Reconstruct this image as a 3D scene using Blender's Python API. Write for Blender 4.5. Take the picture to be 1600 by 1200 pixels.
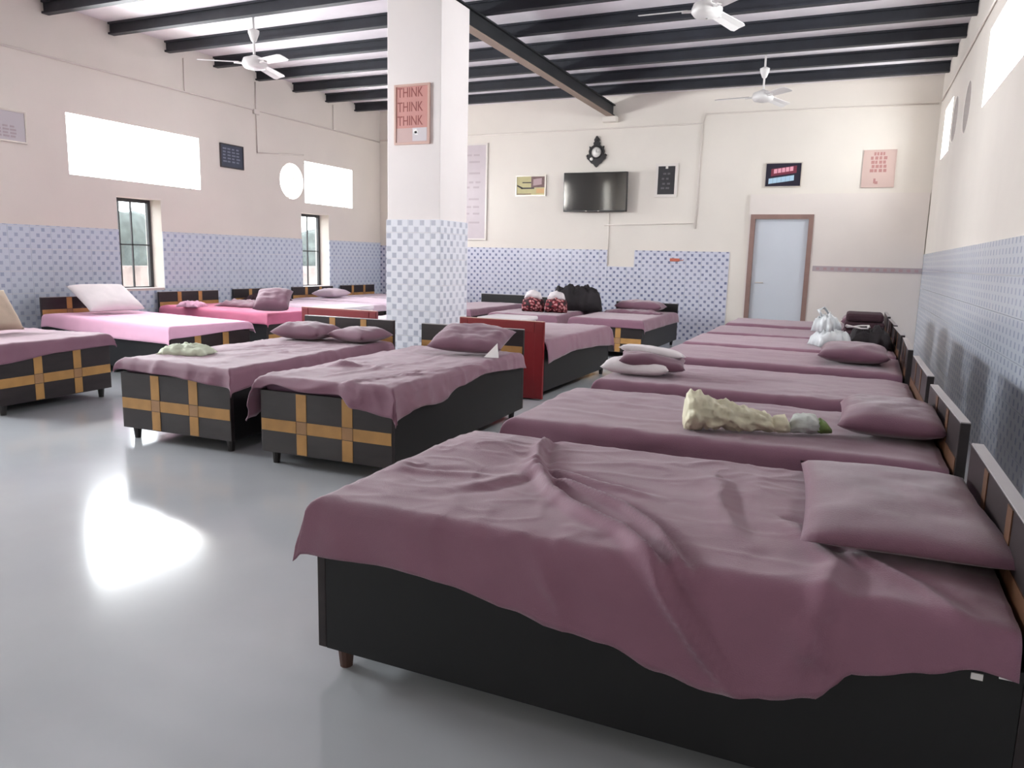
import bpy, bmesh, math, random
from math import sin, cos, pi, radians, sqrt, exp
from mathutils import Vector, Matrix, noise

for o in list(bpy.data.objects):
    bpy.data.objects.remove(o)
S = bpy.context.scene
COL = S.collection
random.seed(4)

# ------------------------------------------------------------------ camera
CAM_H = 1.275
cd = bpy.data.cameras.new('camera'); cam = bpy.data.objects.new('camera', cd); COL.objects.link(cam)
F_PX = 1180.0
cd.sensor_width = 36.0; cd.lens = F_PX / 1600 * 36.0; cd.clip_start = 0.05
_y = Vector((1336 - 800, 418 - 600, F_PX)).normalized()          # depth direction in camera space
_d = Vector((622 - 800, 7700 - 600, F_PX)).normalized()          # straight down in camera space
_d = (_d - _d.dot(_y) * _y).normalized()
_z = -_d; _x = _y.cross(_z)
cam.matrix_world = Matrix(((_x[0], -_x[1], -_x[2], 0), (_y[0], -_y[1], -_y[2], 0), (_z[0], -_z[1], -_z[2], CAM_H), (0, 0, 0, 1)))
S.camera = cam

# ------------------------------------------------------------------ world, daylight, exposure
S.view_settings.view_transform = 'Standard'
S.view_settings.look = 'None'
S.view_settings.gamma = 1.0
S.view_settings.use_curve_mapping = False
S.view_settings.exposure = 0.40
w = bpy.data.worlds.new('overcast_sky'); S.world = w; w.use_nodes = True
w.node_tree.nodes['Background'].inputs[0].default_value = (0.93, 0.96, 1.0, 1)
w.node_tree.nodes['Background'].inputs[1].default_value = 7.0

XL, XR, YB, YN = -8.55, 0.91, 12.7, -3.2        # wall faces: left, right, back, near
ZC = 3.99                                       # underside of the roof slabs
WT = 0.30                                       # wall thickness

def daylight(loc, sx, sy, rot, watts, col=(0.97, 0.98, 1.0)):
    l = bpy.data.lights.new('window_daylight', 'AREA'); l.shape = 'RECTANGLE'; l.size = sx; l.size_y = sy
    l.energy = watts; l.color = col
    o = bpy.data.objects.new('window_daylight', l); COL.objects.link(o)
    o.location = loc; o.rotation_euler = rot
    return o
# openings: (from, to, bottom, top)
L_HIGH = [(-2.75, -2.05, 0.6, 3.0), (1.9, 4.3, 2.13, 2.83), (6.24, 8.22, 2.13, 2.83), (10.47, 11.80, 2.12, 2.80)]
L_LOW = [(2.75, 3.42, 0.74, 1.93), (6.85, 7.52, 0.74, 1.93), (10.37, 11.10, 0.69, 1.95)]
L_ROUND = (10.15, 2.44, 0.285)
R_HIGH = [(6.15, 8.20, 2.72, 3.38), (10.95, 11.85, 2.72, 3.36)]
R_ROUND = [(10.55, 3.02, 0.26), (9.42, 2.95, 0.26)]
N_OPEN = []
for a, b, z0, z1 in L_HIGH:
    daylight((XL - WT - 0.04, (a + b) / 2, (z0 + z1) / 2), b - a + 0.2, z1 - z0 + 0.2, (0, radians(-90), 0), 165 * (b - a) * (1.0 if a < 10 else 0.6))
    # size x runs along world z after the turn, so swap
for o in [o for o in bpy.data.objects if o.type == 'LIGHT']:
    o.data.size, o.data.size_y = o.data.size_y, o.data.size
for a, b, z0, z1 in R_HIGH:
    daylight((XR + WT + 0.04, (a + b) / 2, (z0 + z1) / 2), z1 - z0 + 0.2, b - a + 0.2, (0, radians(90), 0), 75 * (b - a))
for a, b, z0, z1 in N_OPEN:
    daylight(((a + b) / 2, YN - WT - 0.3, (z0 + z1) / 2), b - a + 0.6, z1 - z0 + 0.6, (radians(90), 0, 0), 60)

# ------------------------------------------------------------------ materials
def srgb(r, g, b):
    f = lambda c: (c / 255 / 12.92) if c / 255 <= 0.04045 else ((c / 255 + 0.055) / 1.055) ** 2.4
    return (f(r), f(g), f(b), 1)
MATS = {}
def mat(name, col, rough=0.6, metal=0.0, spec=0.5, noise_amt=0.0, noise_scale=6.0, bump=0.0, bump_scale=60.0, sheen=0.0, stretch=None, coat=0.0):
    m = bpy.data.materials.new(name); m.use_nodes = True
    nt = m.node_tree; p = nt.nodes['Principled BSDF']
    p.inputs['Base Color'].default_value = col; p.inputs['Roughness'].default_value = rough
    p.inputs['Metallic'].default_value = metal; p.inputs['Specular IOR Level'].default_value = spec
    if sheen: p.inputs['Sheen Weight'].default_value = sheen; p.inputs['Sheen Roughness'].default_value = 0.5
    if coat: p.inputs['Coat Weight'].default_value = coat; p.inputs['Coat Roughness'].default_value = 0.08
    tc = nt.nodes.new('ShaderNodeTexCoord'); mp = nt.nodes.new('ShaderNodeMapping')
    nt.links.new(tc.outputs['Object'], mp.inputs['Vector'])
    if stretch: mp.inputs['Scale'].default_value = stretch
    if noise_amt:
        n = nt.nodes.new('ShaderNodeTexNoise'); n.inputs['Scale'].default_value = noise_scale; n.inputs['Detail'].default_value = 5
        nt.links.new(mp.outputs[0], n.inputs['Vector'])
        r = nt.nodes.new('ShaderNodeMapRange'); r.inputs['From Min'].default_value = 0.3; r.inputs['From Max'].default_value = 0.7
        r.inputs['To Min'].default_value = 1 - noise_amt; r.inputs['To Max'].default_value = 1 + noise_amt
        nt.links.new(n.outputs['Fac'], r.inputs['Value'])
        mx = nt.nodes.new('ShaderNodeMix'); mx.data_type = 'RGBA'; mx.blend_type = 'MULTIPLY'; mx.inputs[0].default_value = 1
        mx.inputs[6].default_value = col
        nt.links.new(r.outputs[0], mx.inputs[7]); nt.links.new(mx.outputs[2], p.inputs['Base Color'])
    if bump:
        n2 = nt.nodes.new('ShaderNodeTexNoise'); n2.inputs['Scale'].default_value = bump_scale; n2.inputs['Detail'].default_value = 3
        nt.links.new(mp.outputs[0], n2.inputs['Vector'])
        b = nt.nodes.new('ShaderNodeBump'); b.inputs['Strength'].default_value = bump; b.inputs['Distance'].default_value = 0.01
        nt.links.new(n2.outputs['Fac'], b.inputs['Height']); nt.links.new(b.outputs[0], p.inputs['Normal'])
    MATS[name] = m
    return m
mat('cream_paint', srgb(225, 217, 208), 0.75, noise_amt=0.03, noise_scale=1.3, bump=0.12, bump_scale=14)
mat('pillar_paint', srgb(240, 232, 230), 0.7, noise_amt=0.02, noise_scale=2, bump=0.08, bump_scale=20)
mat('slab_white', srgb(226, 220, 224), 0.8, noise_amt=0.06, noise_scale=2.5, bump=0.25, bump_scale=9)
mat('black_steel', srgb(34, 36, 44), 0.55, noise_amt=0.25, noise_scale=5, bump=0.15, bump_scale=25)
mat('beam_steel', srgb(30, 32, 36), 0.5, noise_amt=0.2, noise_scale=4)
mat('beam_lit_steel', srgb(150, 130, 116), 0.6)  # lit tone of the black beam's bottom flange, painted as colour
mat('floor_stone', srgb(182, 185, 189), 0.13, spec=0.5, noise_amt=0.07, noise_scale=1.1, bump=0.03, bump_scale=3)
mat('black_laminate', srgb(9, 9, 11), 0.5, noise_amt=0.12, noise_scale=4)
mat('brown_laminate', srgb(40, 32, 33), 0.42, noise_amt=0.3, noise_scale=3.5, stretch=(1, 1, 5))
mat('tan_laminate', srgb(182, 136, 78), 0.45, noise_amt=0.14, noise_scale=9, stretch=(6, 1, 1))
mat('tan_cross', srgb(166, 126, 88), 0.45, noise_amt=0.1, noise_scale=9)
mat('edge_sky_sheen', srgb(170, 164, 166), 0.4)  # pale grey of the sky reflected on headboard tops, painted as colour
mat('dark_brown_strip', srgb(92, 60, 38), 0.5, noise_amt=0.15, noise_scale=6)  # inlay strip in a darker brown than the tan one
mat('red_laminate', srgb(128, 26, 32), 0.4, noise_amt=0.1, noise_scale=4)
mat('dark_leg', srgb(40, 36, 36), 0.5)
mat('brown_leg', srgb(84, 58, 50), 0.55)
mat('mattress_ticking', srgb(110, 80, 100), 0.9)
mat('mauve_cloth', srgb(132, 89, 108), 0.68, sheen=0.35, noise_amt=0.05, noise_scale=7, bump=0.25, bump_scale=320)
mat('mauve_pillow', srgb(120, 81, 98), 0.7, sheen=0.4, noise_amt=0.06, noise_scale=9, bump=0.25, bump_scale=300)
mat('pink_cloth', srgb(232, 178, 206), 0.85, sheen=0.2, noise_amt=0.03, bump=0.15, bump_scale=200)
mat('rose_cloth', srgb(206, 108, 142), 0.85, sheen=0.2, noise_amt=0.05, bump=0.15, bump_scale=200)
mat('pale_pink_cloth', srgb(214, 190, 206), 0.85, sheen=0.2, noise_amt=0.05, bump=0.15, bump_scale=200)
mat('white_cloth', srgb(226, 218, 220), 0.85, noise_amt=0.05, bump=0.2, bump_scale=150)
mat('lavender_pillow', srgb(196, 178, 190), 0.85, noise_amt=0.06, bump=0.2, bump_scale=150)
mat('beige_cloth', srgb(196, 178, 158), 0.85, noise_amt=0.06, bump=0.2, bump_scale=150)
mat('cream_plastic', srgb(224, 218, 190), 0.45, noise_amt=0.09, noise_scale=14, bump=0.5, bump_scale=18)
mat('clear_plastic', srgb(196, 200, 194), 0.3, noise_amt=0.1, noise_scale=12, bump=0.6, bump_scale=25)
mat('green_leaf', srgb(112, 136, 76), 0.5, noise_amt=0.3, noise_scale=20)
mat('pale_green_cloth', srgb(206, 212, 190), 0.8, noise_amt=0.06, bump=0.3, bump_scale=60)
mat('carrier_plastic', srgb(212, 216, 218), 0.35, noise_amt=0.06, noise_scale=9, bump=0.6, bump_scale=16)
mat('black_cloth', srgb(34, 28, 32), 0.8, noise_amt=0.3, noise_scale=8, bump=0.4, bump_scale=30)
mat('dark_blanket', srgb(66, 42, 50), 0.9, noise_amt=0.2, noise_scale=8, bump=0.3, bump_scale=60)
mat('fan_white', srgb(226, 222, 220), 0.35)
mat('conduit_white', srgb(222, 212, 205), 0.6)
mat('black_plastic', srgb(20, 20, 22), 0.35)
mat('screen_glass', srgb(14, 14, 18), 0.06, spec=0.9, coat=0.6)
mat('clock_black', srgb(30, 26, 27), 0.4)
mat('clock_dial', srgb(226, 222, 216), 0.35)
mat('silver_frame', srgb(206, 196, 186), 0.3, metal=0.3)
mat('rose_frame', srgb(214, 178, 166), 0.4)
mat('white_frame', srgb(220, 212, 206), 0.4)
mat('dark_frame', srgb(60, 54, 56), 0.4)
mat('salmon_print', srgb(206, 146, 138), 0.5, noise_amt=0.04)
mat('red_ink', srgb(156, 84, 80), 0.6)
mat('salmon_low', srgb(208, 176, 172), 0.5)
mat('pale_photo', srgb(214, 206, 210), 0.4)
mat('white_ink', srgb(246, 242, 242), 0.5)
mat('chart_print', srgb(192, 180, 184), 0.45, noise_amt=0.03)
mat('grey_ink', srgb(176, 162, 166), 0.6)
mat('yellow_print', srgb(186, 176, 128), 0.5, noise_amt=0.08)
mat('brown_print', srgb(112, 84, 82), 0.5, noise_amt=0.2, noise_scale=30)
mat('dark_ink', srgb(48, 40, 38), 0.5)
mat('mauve_ink', srgb(176, 148, 150), 0.5)
mat('orange_ink', srgb(206, 166, 116), 0.5)
mat('slate_print', srgb(62, 68, 84), 0.5, noise_amt=0.1)
mat('slate_ink', srgb(120, 124, 140), 0.6)
mat('dark_print', srgb(42, 40, 44), 0.4, noise_amt=0.15)
mat('ash_ink', srgb(92, 88, 92), 0.5)
mat('navy_print', srgb(36, 30, 48), 0.4)
mat('wine_ink', srgb(120, 44, 62), 0.5)
mat('pink_ink', srgb(226, 160, 176), 0.5)
mat('sky_ink', srgb(170, 200, 220), 0.5)
mat('blush_print', srgb(204, 178, 170), 0.5)
mat('blush_ink', srgb(178, 128, 124), 0.6)
mat('board_print', srgb(196, 190, 194), 0.5)
mat('door_white', srgb(206, 210, 218), 0.4, noise_amt=0.02, noise_scale=2)
mat('door_brown', srgb(142, 112, 104), 0.5, noise_amt=0.1)
mat('partition_white', srgb(224, 214, 208), 0.6, noise_amt=0.03, noise_scale=1.2)
mat('window_steel', srgb(58, 58, 60), 0.5)
mat('sill_plaster', srgb(206, 188, 186), 0.7)
mat('niche_board', srgb(118, 110, 106), 0.7)
mat('orange_plastic', srgb(196, 104, 80), 0.5)
mat('outer_wall', srgb(120, 108, 106), 0.8, noise_amt=0.3, noise_scale=2.5)
mat('outer_ground', srgb(176, 168, 156), 0.9, noise_amt=0.15)
mat('hedge_green', srgb(62, 68, 66), 0.8, noise_amt=0.4, noise_scale=5)
mat('paper_white', srgb(240, 236, 234), 0.7)

def glass():
    m = bpy.data.materials.new('window_glass'); m.use_nodes = True; nt = m.node_tree
    nt.nodes.remove(nt.nodes['Principled BSDF'])
    t = nt.nodes.new('ShaderNodeBsdfTransparent'); g = nt.nodes.new('ShaderNodeBsdfGlossy'); g.inputs['Roughness'].default_value = 0.02
    t.inputs[0].default_value = (0.96, 0.98, 0.98, 1)
    lw = nt.nodes.new('ShaderNodeLayerWeight'); pw = nt.nodes.new('ShaderNodeMath'); pw.operation = 'POWER'; pw.inputs[1].default_value = 4.5
    nt.links.new(lw.outputs['Facing'], pw.inputs[0])
    fr = nt.nodes.new('ShaderNodeMath'); fr.operation = 'MULTIPLY_ADD'; fr.inputs[1].default_value = 0.8; fr.inputs[2].default_value = 0.03
    nt.links.new(pw.outputs[0], fr.inputs[0])
    mx = nt.nodes.new('ShaderNodeMixShader')
    nt.links.new(fr.outputs[0], mx.inputs[0]); nt.links.new(t.outputs[0], mx.inputs[1]); nt.links.new(g.outputs[0], mx.inputs[2])
    nt.links.new(mx.outputs[0], nt.nodes['Material Output'].inputs['Surface']); MATS['window_glass'] = m
glass()

CHECK = 0.0625
def checked(name, white, dark, size=0.80, rough=0.22, soft=0.08):
    """glazed tile printed with a checkerboard of soft grey squares (object x across, z up)"""
    m = bpy.data.materials.new(name); m.use_nodes = True; nt = m.node_tree; N = nt.nodes; L = nt.links
    p = N['Principled BSDF']; p.inputs['Roughness'].default_value = rough
    tc = N.new('ShaderNodeTexCoord'); sp = N.new('ShaderNodeSeparateXYZ'); L.new(tc.outputs['Object'], sp.inputs[0])
    def M(op, a, b=None):
        n = N.new('ShaderNodeMath'); n.operation = op
        for i, v in enumerate((a, b)):
            if v is None: continue
            if isinstance(v, (int, float)): n.inputs[i].default_value = v
            else: L.new(v, n.inputs[i])
        return n.outputs[0]
    u = M('DIVIDE', sp.outputs[0], CHECK); v = M('DIVIDE', sp.outputs[2], CHECK)
    par = M('MODULO', M('ADD', M('ADD', M('FLOOR', u), M('FLOOR', v)), 64), 2)
    du = M('ABSOLUTE', M('SUBTRACT', M('FRACT', u), 0.5)); dv = M('ABSOLUTE', M('SUBTRACT', M('FRACT', v), 0.5))
    r = N.new('ShaderNodeMapRange'); L.new(M('MAXIMUM', du, dv), r.inputs['Value'])
    r.inputs['From Min'].default_value = size / 2; r.inputs['From Max'].default_value = size / 2 + soft
    r.inputs['To Min'].default_value = 1; r.inputs['To Max'].default_value = 0
    oi = N.new('ShaderNodeObjectInfo')
    k = M('MULTIPLY', M('MULTIPLY', par, r.outputs[0]), M('ADD', M('MULTIPLY', oi.outputs['Random'], 0.35), 0.72))
    mx = N.new('ShaderNodeMix'); mx.data_type = 'RGBA'; L.new(k, mx.inputs[0]); mx.inputs[6].default_value = white; mx.inputs[7].default_value = dark
    L.new(mx.outputs[2], p.inputs['Base Color']); MATS[name] = m
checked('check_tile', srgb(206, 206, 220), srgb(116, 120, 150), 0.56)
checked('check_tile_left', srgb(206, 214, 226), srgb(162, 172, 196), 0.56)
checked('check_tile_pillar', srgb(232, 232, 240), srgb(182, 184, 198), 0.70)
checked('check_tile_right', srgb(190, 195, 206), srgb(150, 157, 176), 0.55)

def floral():
    m = bpy.data.materials.new('floral_cloth'); m.use_nodes = True; nt = m.node_tree
    p = nt.nodes['Principled BSDF']; p.inputs['Roughness'].default_value = 0.8
    tc = nt.nodes.new('ShaderNodeTexCoord'); v = nt.nodes.new('ShaderNodeTexVoronoi'); v.inputs['Scale'].default_value = 22
    nt.links.new(tc.outputs['Object'], v.inputs['Vector'])
    cr = nt.nodes.new('ShaderNodeValToRGB'); cr.color_ramp.interpolation = 'CONSTANT'
    e = cr.color_ramp.elements; e[0].position = 0; e[0].color = srgb(206, 150, 150); e[1].position = 0.36; e[1].color = srgb(128, 40, 50)
    x = e.new(0.6); x.color = srgb(46, 24, 30)
    nt.links.new(v.outputs['Distance'], cr.inputs[0]); nt.links.new(cr.outputs[0], p.inputs['Base Color']); MATS['floral_cloth'] = m
floral()

# ------------------------------------------------------------------ mesh helpers
def link(name, me, m, parent=None, smooth=False):
    o = bpy.data.objects.new(name, me); COL.objects.link(o)
    if m is not None and not me.materials: me.materials.append(MATS[m])
    if parent: o.parent = parent
    if smooth:
        for p in me.polygons: p.use_smooth = True
    return o
def bm_obj(name, bm, m, parent=None, smooth=False):
    bmesh.ops.recalc_face_normals(bm, faces=bm.faces)
    me = bpy.data.meshes.new(name); bm.to_mesh(me); bm.free()
    return link(name, me, m, parent, smooth)
def add_box(bm, x0, x1, y0, y1, z0, z1, bevel=0.0):
    r = bmesh.ops.create_cube(bm, size=1.0)
    for v in r['verts']:
        v.co = Vector((x0 + (v.co.x + .5) * (x1 - x0), y0 + (v.co.y + .5) * (y1 - y0), z0 + (v.co.z + .5) * (z1 - z0)))
    if bevel:
        es = {e for v in r['verts'] for e in v.link_edges}
        bmesh.ops.bevel(bm, geom=list(es), offset=bevel, segments=2, affect='EDGES', profile=0.5)
def box(name, x0, x1, y0, y1, z0, z1, m, parent=None, bevel=0.0):
    bm = bmesh.new(); add_box(bm, x0, x1, y0, y1, z0, z1, bevel); return bm_obj(name, bm, m, parent)
def add_tube(bm, pts, r, n=8):
    rings = []
    for i, p in enumerate(pts):
        p = Vector(p); a = Vector(pts[max(i - 1, 0)]); b = Vector(pts[min(i + 1, len(pts) - 1)])
        t = (b - a).normalized(); up = Vector((0, 0, 1)) if abs(t.z) < 0.9 else Vector((1, 0, 0))
        s = t.cross(up).normalized(); q = s.cross(t)
        rr = r[i] if isinstance(r, (list, tuple)) else r
        rings.append([bm.verts.new(p + (s * cos(2 * pi * k / n) + q * sin(2 * pi * k / n)) * rr) for k in range(n)])
    for a, b in zip(rings, rings[1:]):
        for k in range(n): bm.faces.new((a[k], a[(k + 1) % n], b[(k + 1) % n], b[k]))
    bm.faces.new(rings[0]); bm.faces.new(rings[-1][::-1])
def tube(name, pts, r, m, parent=None, n=8, smooth=True):
    bm = bmesh.new(); add_tube(bm, pts, r, n); return bm_obj(name, bm, m, parent, smooth)
def lathe(name, prof, m, parent=None, n=24, loc=(0, 0, 0), axis='Z', smooth=True, ring=False):
    bm = bmesh.new(); rings = []
    if ring: prof = list(prof) + [prof[0]]
    for r, z in prof:
        ring = []
        for k in range(n):
            a = 2 * pi * k / n
            c = (r * cos(a), r * sin(a), z) if axis == 'Z' else ((r * cos(a), z, r * sin(a)) if axis == 'Y' else (z, r * cos(a), r * sin(a)))
            ring.append(bm.verts.new(Vector(c) + Vector(loc)))
        rings.append(ring)
    for a, b in zip(rings, rings[1:]):
        for k in range(n): bm.faces.new((a[k], a[(k + 1) % n], b[(k + 1) % n], b[k]))
    if not ring: bm.faces.new(rings[0]); bm.faces.new(rings[-1][::-1])
    return bm_obj(name, bm, m, parent, smooth)
def thing(name, label, cat, loc=(0, 0, 0), rz=0.0, group=None):
    o = bpy.data.objects.new(name, None); COL.objects.link(o); o.empty_display_size = 0.1
    o.location = loc; o.rotation_euler = (0, 0, rz)
    return tag(o, label, cat, group)
def tag(o, label, cat, group=None):
    o['label'] = label; o['category'] = cat
    if group: o['group'] = group
    return o
def struct(o, label=None, cat=None):
    o['kind'] = 'structure'
    if label: o['label'] = label
    if cat: o['category'] = cat
    return o

# ------------------------------------------------------------------ room shell
def wall(name, plane, out, a0, a1, z0, z1, holes, rounds, m, label):
    """plane: ('x', X) or ('y', Y); out = +1/-1 direction away from the room; cells between the openings, round openings cut as rings"""
    ax, P = plane; bm = bmesh.new()
    sq = [(c - r - 0.01, c + r + 0.01, z - r - 0.01, z + r + 0.01) for c, z, r in rounds]
    As = sorted({a0, a1, *[v for h in holes + sq for v in h[:2]]}); Zs = sorted({z0, z1, *[v for h in holes + sq for v in h[2:]]})
    q0, q1 = (P, P + out * WT) if out > 0 else (P - WT, P)
    def bxc(a, b, c, d):
        if ax == 'x': add_box(bm, q0, q1, a, b, c, d)
        else: add_box(bm, a, b, q0, q1, c, d)
    for i in range(len(As) - 1):
        run = None
        for j in range(len(Zs) - 1):
            ca, cz = (As[i] + As[i + 1]) / 2, (Zs[j] + Zs[j + 1]) / 2
            if any(h[0] < ca < h[1] and h[2] < cz < h[3] for h in holes + sq):
                if run is not None: bxc(As[i], As[i + 1], run, Zs[j]); run = None
            elif run is None: run = Zs[j]
        if run is not None: bxc(As[i], As[i + 1], run, Zs[-1])
    for (c, z, r), s in zip(rounds, sq):
        n = 32; loops = []
        for q in (q0, q1):
            inn, outr = [], []
            for k in range(n):
                t = 2 * pi * k / n; mxv = max(abs(cos(t)), abs(sin(t))); h = (s[1] - s[0]) / 2
                for lst, da, dz in ((inn, r * cos(t), r * sin(t)), (outr, h * cos(t) / mxv, h * sin(t) / mxv)):
                    lst.append(bm.verts.new((q, c + da, z + dz) if ax == 'x' else (c + da, q, z + dz)))
            loops.append((inn, outr))
        for inn, outr in loops:
            for k in range(n): bm.faces.new((inn[k], inn[(k + 1) % n], outr[(k + 1) % n], outr[k]))
        for k in range(n): bm.faces.new((loops[0][0][k], loops[0][0][(k + 1) % n], loops[1][0][(k + 1) % n], loops[1][0][k]))
    return struct(bm_obj(name, bm, m), label, 'wall')
wall_left = wall('wall_left', ('x', XL), -1, YN - WT, YB + WT, 0, ZC + 0.1, L_HIGH + L_LOW, [L_ROUND], 'cream_paint', 'cream painted wall with bright high windows and checked tile dado on the left')
wall_right = wall('wall_right', ('x', XR), 1, YN - WT, YB + WT, 0, ZC + 0.1, R_HIGH, R_ROUND, 'cream_paint', 'cream painted wall behind the row of headboards on the right')
DX0, DX1, DZ = -1.57, -0.64, 2.06
wall_back = wall('wall_back', ('y', YB), 1, XL, XR, 0, ZC + 0.1, [(DX0, DX1, -0.01, DZ)], [], 'cream_paint', 'cream far wall carrying the television and posters above checked tiles')
wall_near = wall('wall_near', ('y', YN), -1, XL, XR, 0, ZC + 0.1, N_OPEN, [], 'cream_paint', 'plain cream wall behind the viewer')
floor = struct(box('floor', XL - WT, XR + WT, YN - WT, YB + WT, -0.15, 0, 'floor_stone'), 'polished pale grey stone floor', 'floor')

# roof: white slabs carried by black steel joists across the room and one heavy beam along it
ceiling = struct(box('ceiling', XL - WT, XR + WT, YN - WT, YB + WT, ZC, ZC + 0.2, 'slab_white'), 'whitewashed roof slabs carried on black steel joists', 'ceiling')
def ibeam(bm, x0, x1, h, fw, ft, wt, along='x'):
    for (a, b, c, d) in ((-fw / 2, fw / 2, 0, ft), (-wt / 2, wt / 2, ft, h - ft), (-fw / 2, fw / 2, h - ft, h)):
        if along == 'x': add_box(bm, x0, x1, a, b, c, d)
        else: add_box(bm, a, b, x0, x1, c, d)
JB = 3.85
bm = bmesh.new(); ibeam(bm, XL + 0.002, XR - 0.002, ZC - JB, 0.085, 0.022, 0.03)
jm = bpy.data.meshes.new('joist'); bm.to_mesh(jm); bm.free(); jm.materials.append(MATS['black_steel'])
for k in range(18):
    o = link('joist', jm, None, ceiling); o.location = (0, 11.92 - 0.835 * k, JB)
bm = bmesh.new(); ibeam(bm, YN + 0.002, YB - 0.002, JB - 3.665, 0.12, 0.018, 0.05, 'y')
o = bm_obj('beam', bm, 'beam_steel', ceiling); o.location = (-3.94, 0, 3.665); o['label'] = 'heavy black steel beam running along the room'
o = box('beam_lit_flange', -0.058, 0.058, YN + 0.01, YB - 0.01, -0.012, 0.0, 'beam_lit_steel', ceiling); o.location = (-3.94, 0, 3.665)  # thin plate carrying the painted lit tone under the beam
box('bearing_pad', -4.06, -3.82, YB - 0.14, YB - 0.001, 3.56, 3.652, 'cream_paint', ceiling, 0.01)

# tile dado: every glazed tile is its own piece
TS = 0.25
TILE_MESH = {}
def tile_piece(a0, a1, b0, b1, m):
    key = (round(a0, 4), round(a1, 4), round(b0, 4), round(b1, 4), m)
    if key not in TILE_MESH:
        bm = bmesh.new(); g = 0.0012
        add_box(bm, a0 + g, a1 - g, -0.010, 0.0, b0 + g, b1 - g)
        for f in bm.faces: pass
        me = bpy.data.meshes.new('tile'); bm.to_mesh(me); bm.free(); me.materials.append(MATS[m]); TILE_MESH[key] = me
    return TILE_MESH[key]
def sub_rect(r, h):
    a0, a1, b0, b1 = r; c0, c1, d0, d1 = h
    if c0 >= a1 or c1 <= a0 or d0 >= b1 or d1 <= b0: return [r]
    out = []
    if c0 > a0: out.append((a0, c0, b0, b1))
    if c1 < a1: out.append((c1, a1, b0, b1))
    m0, m1 = max(a0, c0), min(a1, c1)
    if d0 > b0: out.append((m0, m1, b0, d0))
    if d1 < b1: out.append((m0, m1, d1, b1))
    return out
def tiles(parent, origin, rz, length, height, holes, m):
    """lay tiles along local +x from origin, facing local -y; holes in (along, up)"""
    cz, sz = cos(rz), sin(rz)
    nu = int(math.ceil(length / TS - 1e-6)); nv = int(math.ceil(height / TS - 1e-6))
    for i in range(nu):
        for j in range(nv):
            rs = [(i * TS, min((i + 1) * TS, length), j * TS, min((j + 1) * TS, height))]
            for h in holes: rs = [q for r in rs for q in sub_rect(r, h)]
            for r in rs:
                if r[1] - r[0] < 0.012 or r[3] - r[2] < 0.012: continue
                o = link('tile', tile_piece(r[0] - i * TS, r[1] - i * TS, r[2] - j * TS, r[3] - j * TS, m), None, parent)
                o.location = (origin[0] + cz * i * TS, origin[1] + sz * i * TS, j * TS); o.rotation_euler = (0, 0, rz)
# left wall faces +x: run along +y; local -y must point to +x  -> rz = 90 deg
TLH, TBH, TRH = 1.52, 1.47, 1.49
y_s = 1.70
tiles(wall_left, (XL, y_s), pi / 2, YB - y_s, TLH, [(a - y_s, b - y_s, c, d) for a, b, c, d in L_LOW], 'check_tile_left')
# back wall faces -y: run along +x
tiles(wall_back, (XL, YB), 0, -1.86 - XL, TBH, [(-3.90 - XL, -3.43 - XL, 1.19, 2)], 'check_tile')
# right wall faces -x: run along -y, local -y -> -x : rz = -90 deg
tiles(wall_right, (XR, YB - 0.03), -pi / 2, YB - 1.2, TRH, [], 'check_tile_right')

# pillar
PX0, PX1, PY0, PY1 = -4.215, -3.63, 6.39, 6.94
pillar = struct(box('pillar', PX0, PX1, PY0, PY1, 0, 3.652, 'pillar_paint', None, 0.006), 'square white pillar with grey checked tiles on its lower half', 'pillar')
PTH = 1.625
tiles(pillar, (PX0 - 0.01, PY0), 0, PX1 - PX0 + 0.02, PTH, [], 'check_tile_pillar')
tiles(pillar, (PX1, PY0), pi / 2, PY1 - PY0, PTH, [], 'check_tile_pillar')
tiles(pillar, (PX1 + 0.01, PY1), pi, PX1 - PX0 + 0.02, PTH, [], 'check_tile_pillar')
tiles(pillar, (PX0, PY1), -pi / 2, PY1 - PY0, PTH, [], 'check_tile_pillar')

# windows
WN = [0]
def window(side, a0, a1, z0, z1, label, bars=(), frame='window_steel', depth=0.2, fw=0.03):
    WN[0] += 1
    ax, P, out = side
    e = bpy.data.objects.new('window_%d' % WN[0], None); COL.objects.link(e); e.empty_display_size = 0.1
    struct(e, label, 'window')
    q = P + out * depth
    e.location = (q, (a0 + a1) / 2, z0) if ax == 'x' else ((a0 + a1) / 2, q, z0)
    bm = bmesh.new(); w_, h_ = (a1 - a0) / 2, z1 - z0
    def bxl(bm, a, b, c, d, t):
        if ax == 'x': add_box(bm, -t, t, a, b, c, d)
        else: add_box(bm, a, b, -t, t, c, d)
    for r in ((-w_, w_, 0, fw), (-w_, w_, h_ - fw, h_), (-w_, -w_ + fw, fw, h_ - fw), (w_ - fw, w_, fw, h_ - fw)): bxl(bm, *r, 0.022)
    bm_obj('window_frame', bm, frame, e)
    bm = bmesh.new(); bxl(bm, -w_ + fw, w_ - fw, fw, h_ - fw, 0.003); bm_obj('pane', bm, 'window_glass', e)
    for kind, f in bars:
        bm = bmesh.new()
        if kind == 'v': bxl(bm, -w_ + f * 2 * w_ - 0.008, -w_ + f * 2 * w_ + 0.008, fw, h_ - fw, 0.012)
        else: bxl(bm, -w_ + fw, w_ - fw, f * h_ - 0.008, f * h_ + 0.008, 0.012)
        bm_obj('glazing_bar', bm, frame, e)
    return e
LS, RS, NS = ('x', XL, -1), ('x', XR, 1), ('y', YN, -1)
nm = ['behind the viewer', 'beside the viewer', 'above the pink bed', 'next to the round opening']
for (a, b, c, d), t in zip(L_HIGH, nm): window(LS, a, b, c, d, 'wide high window glowing white ' + t, frame='paper_white', fw=0.02)
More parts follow.
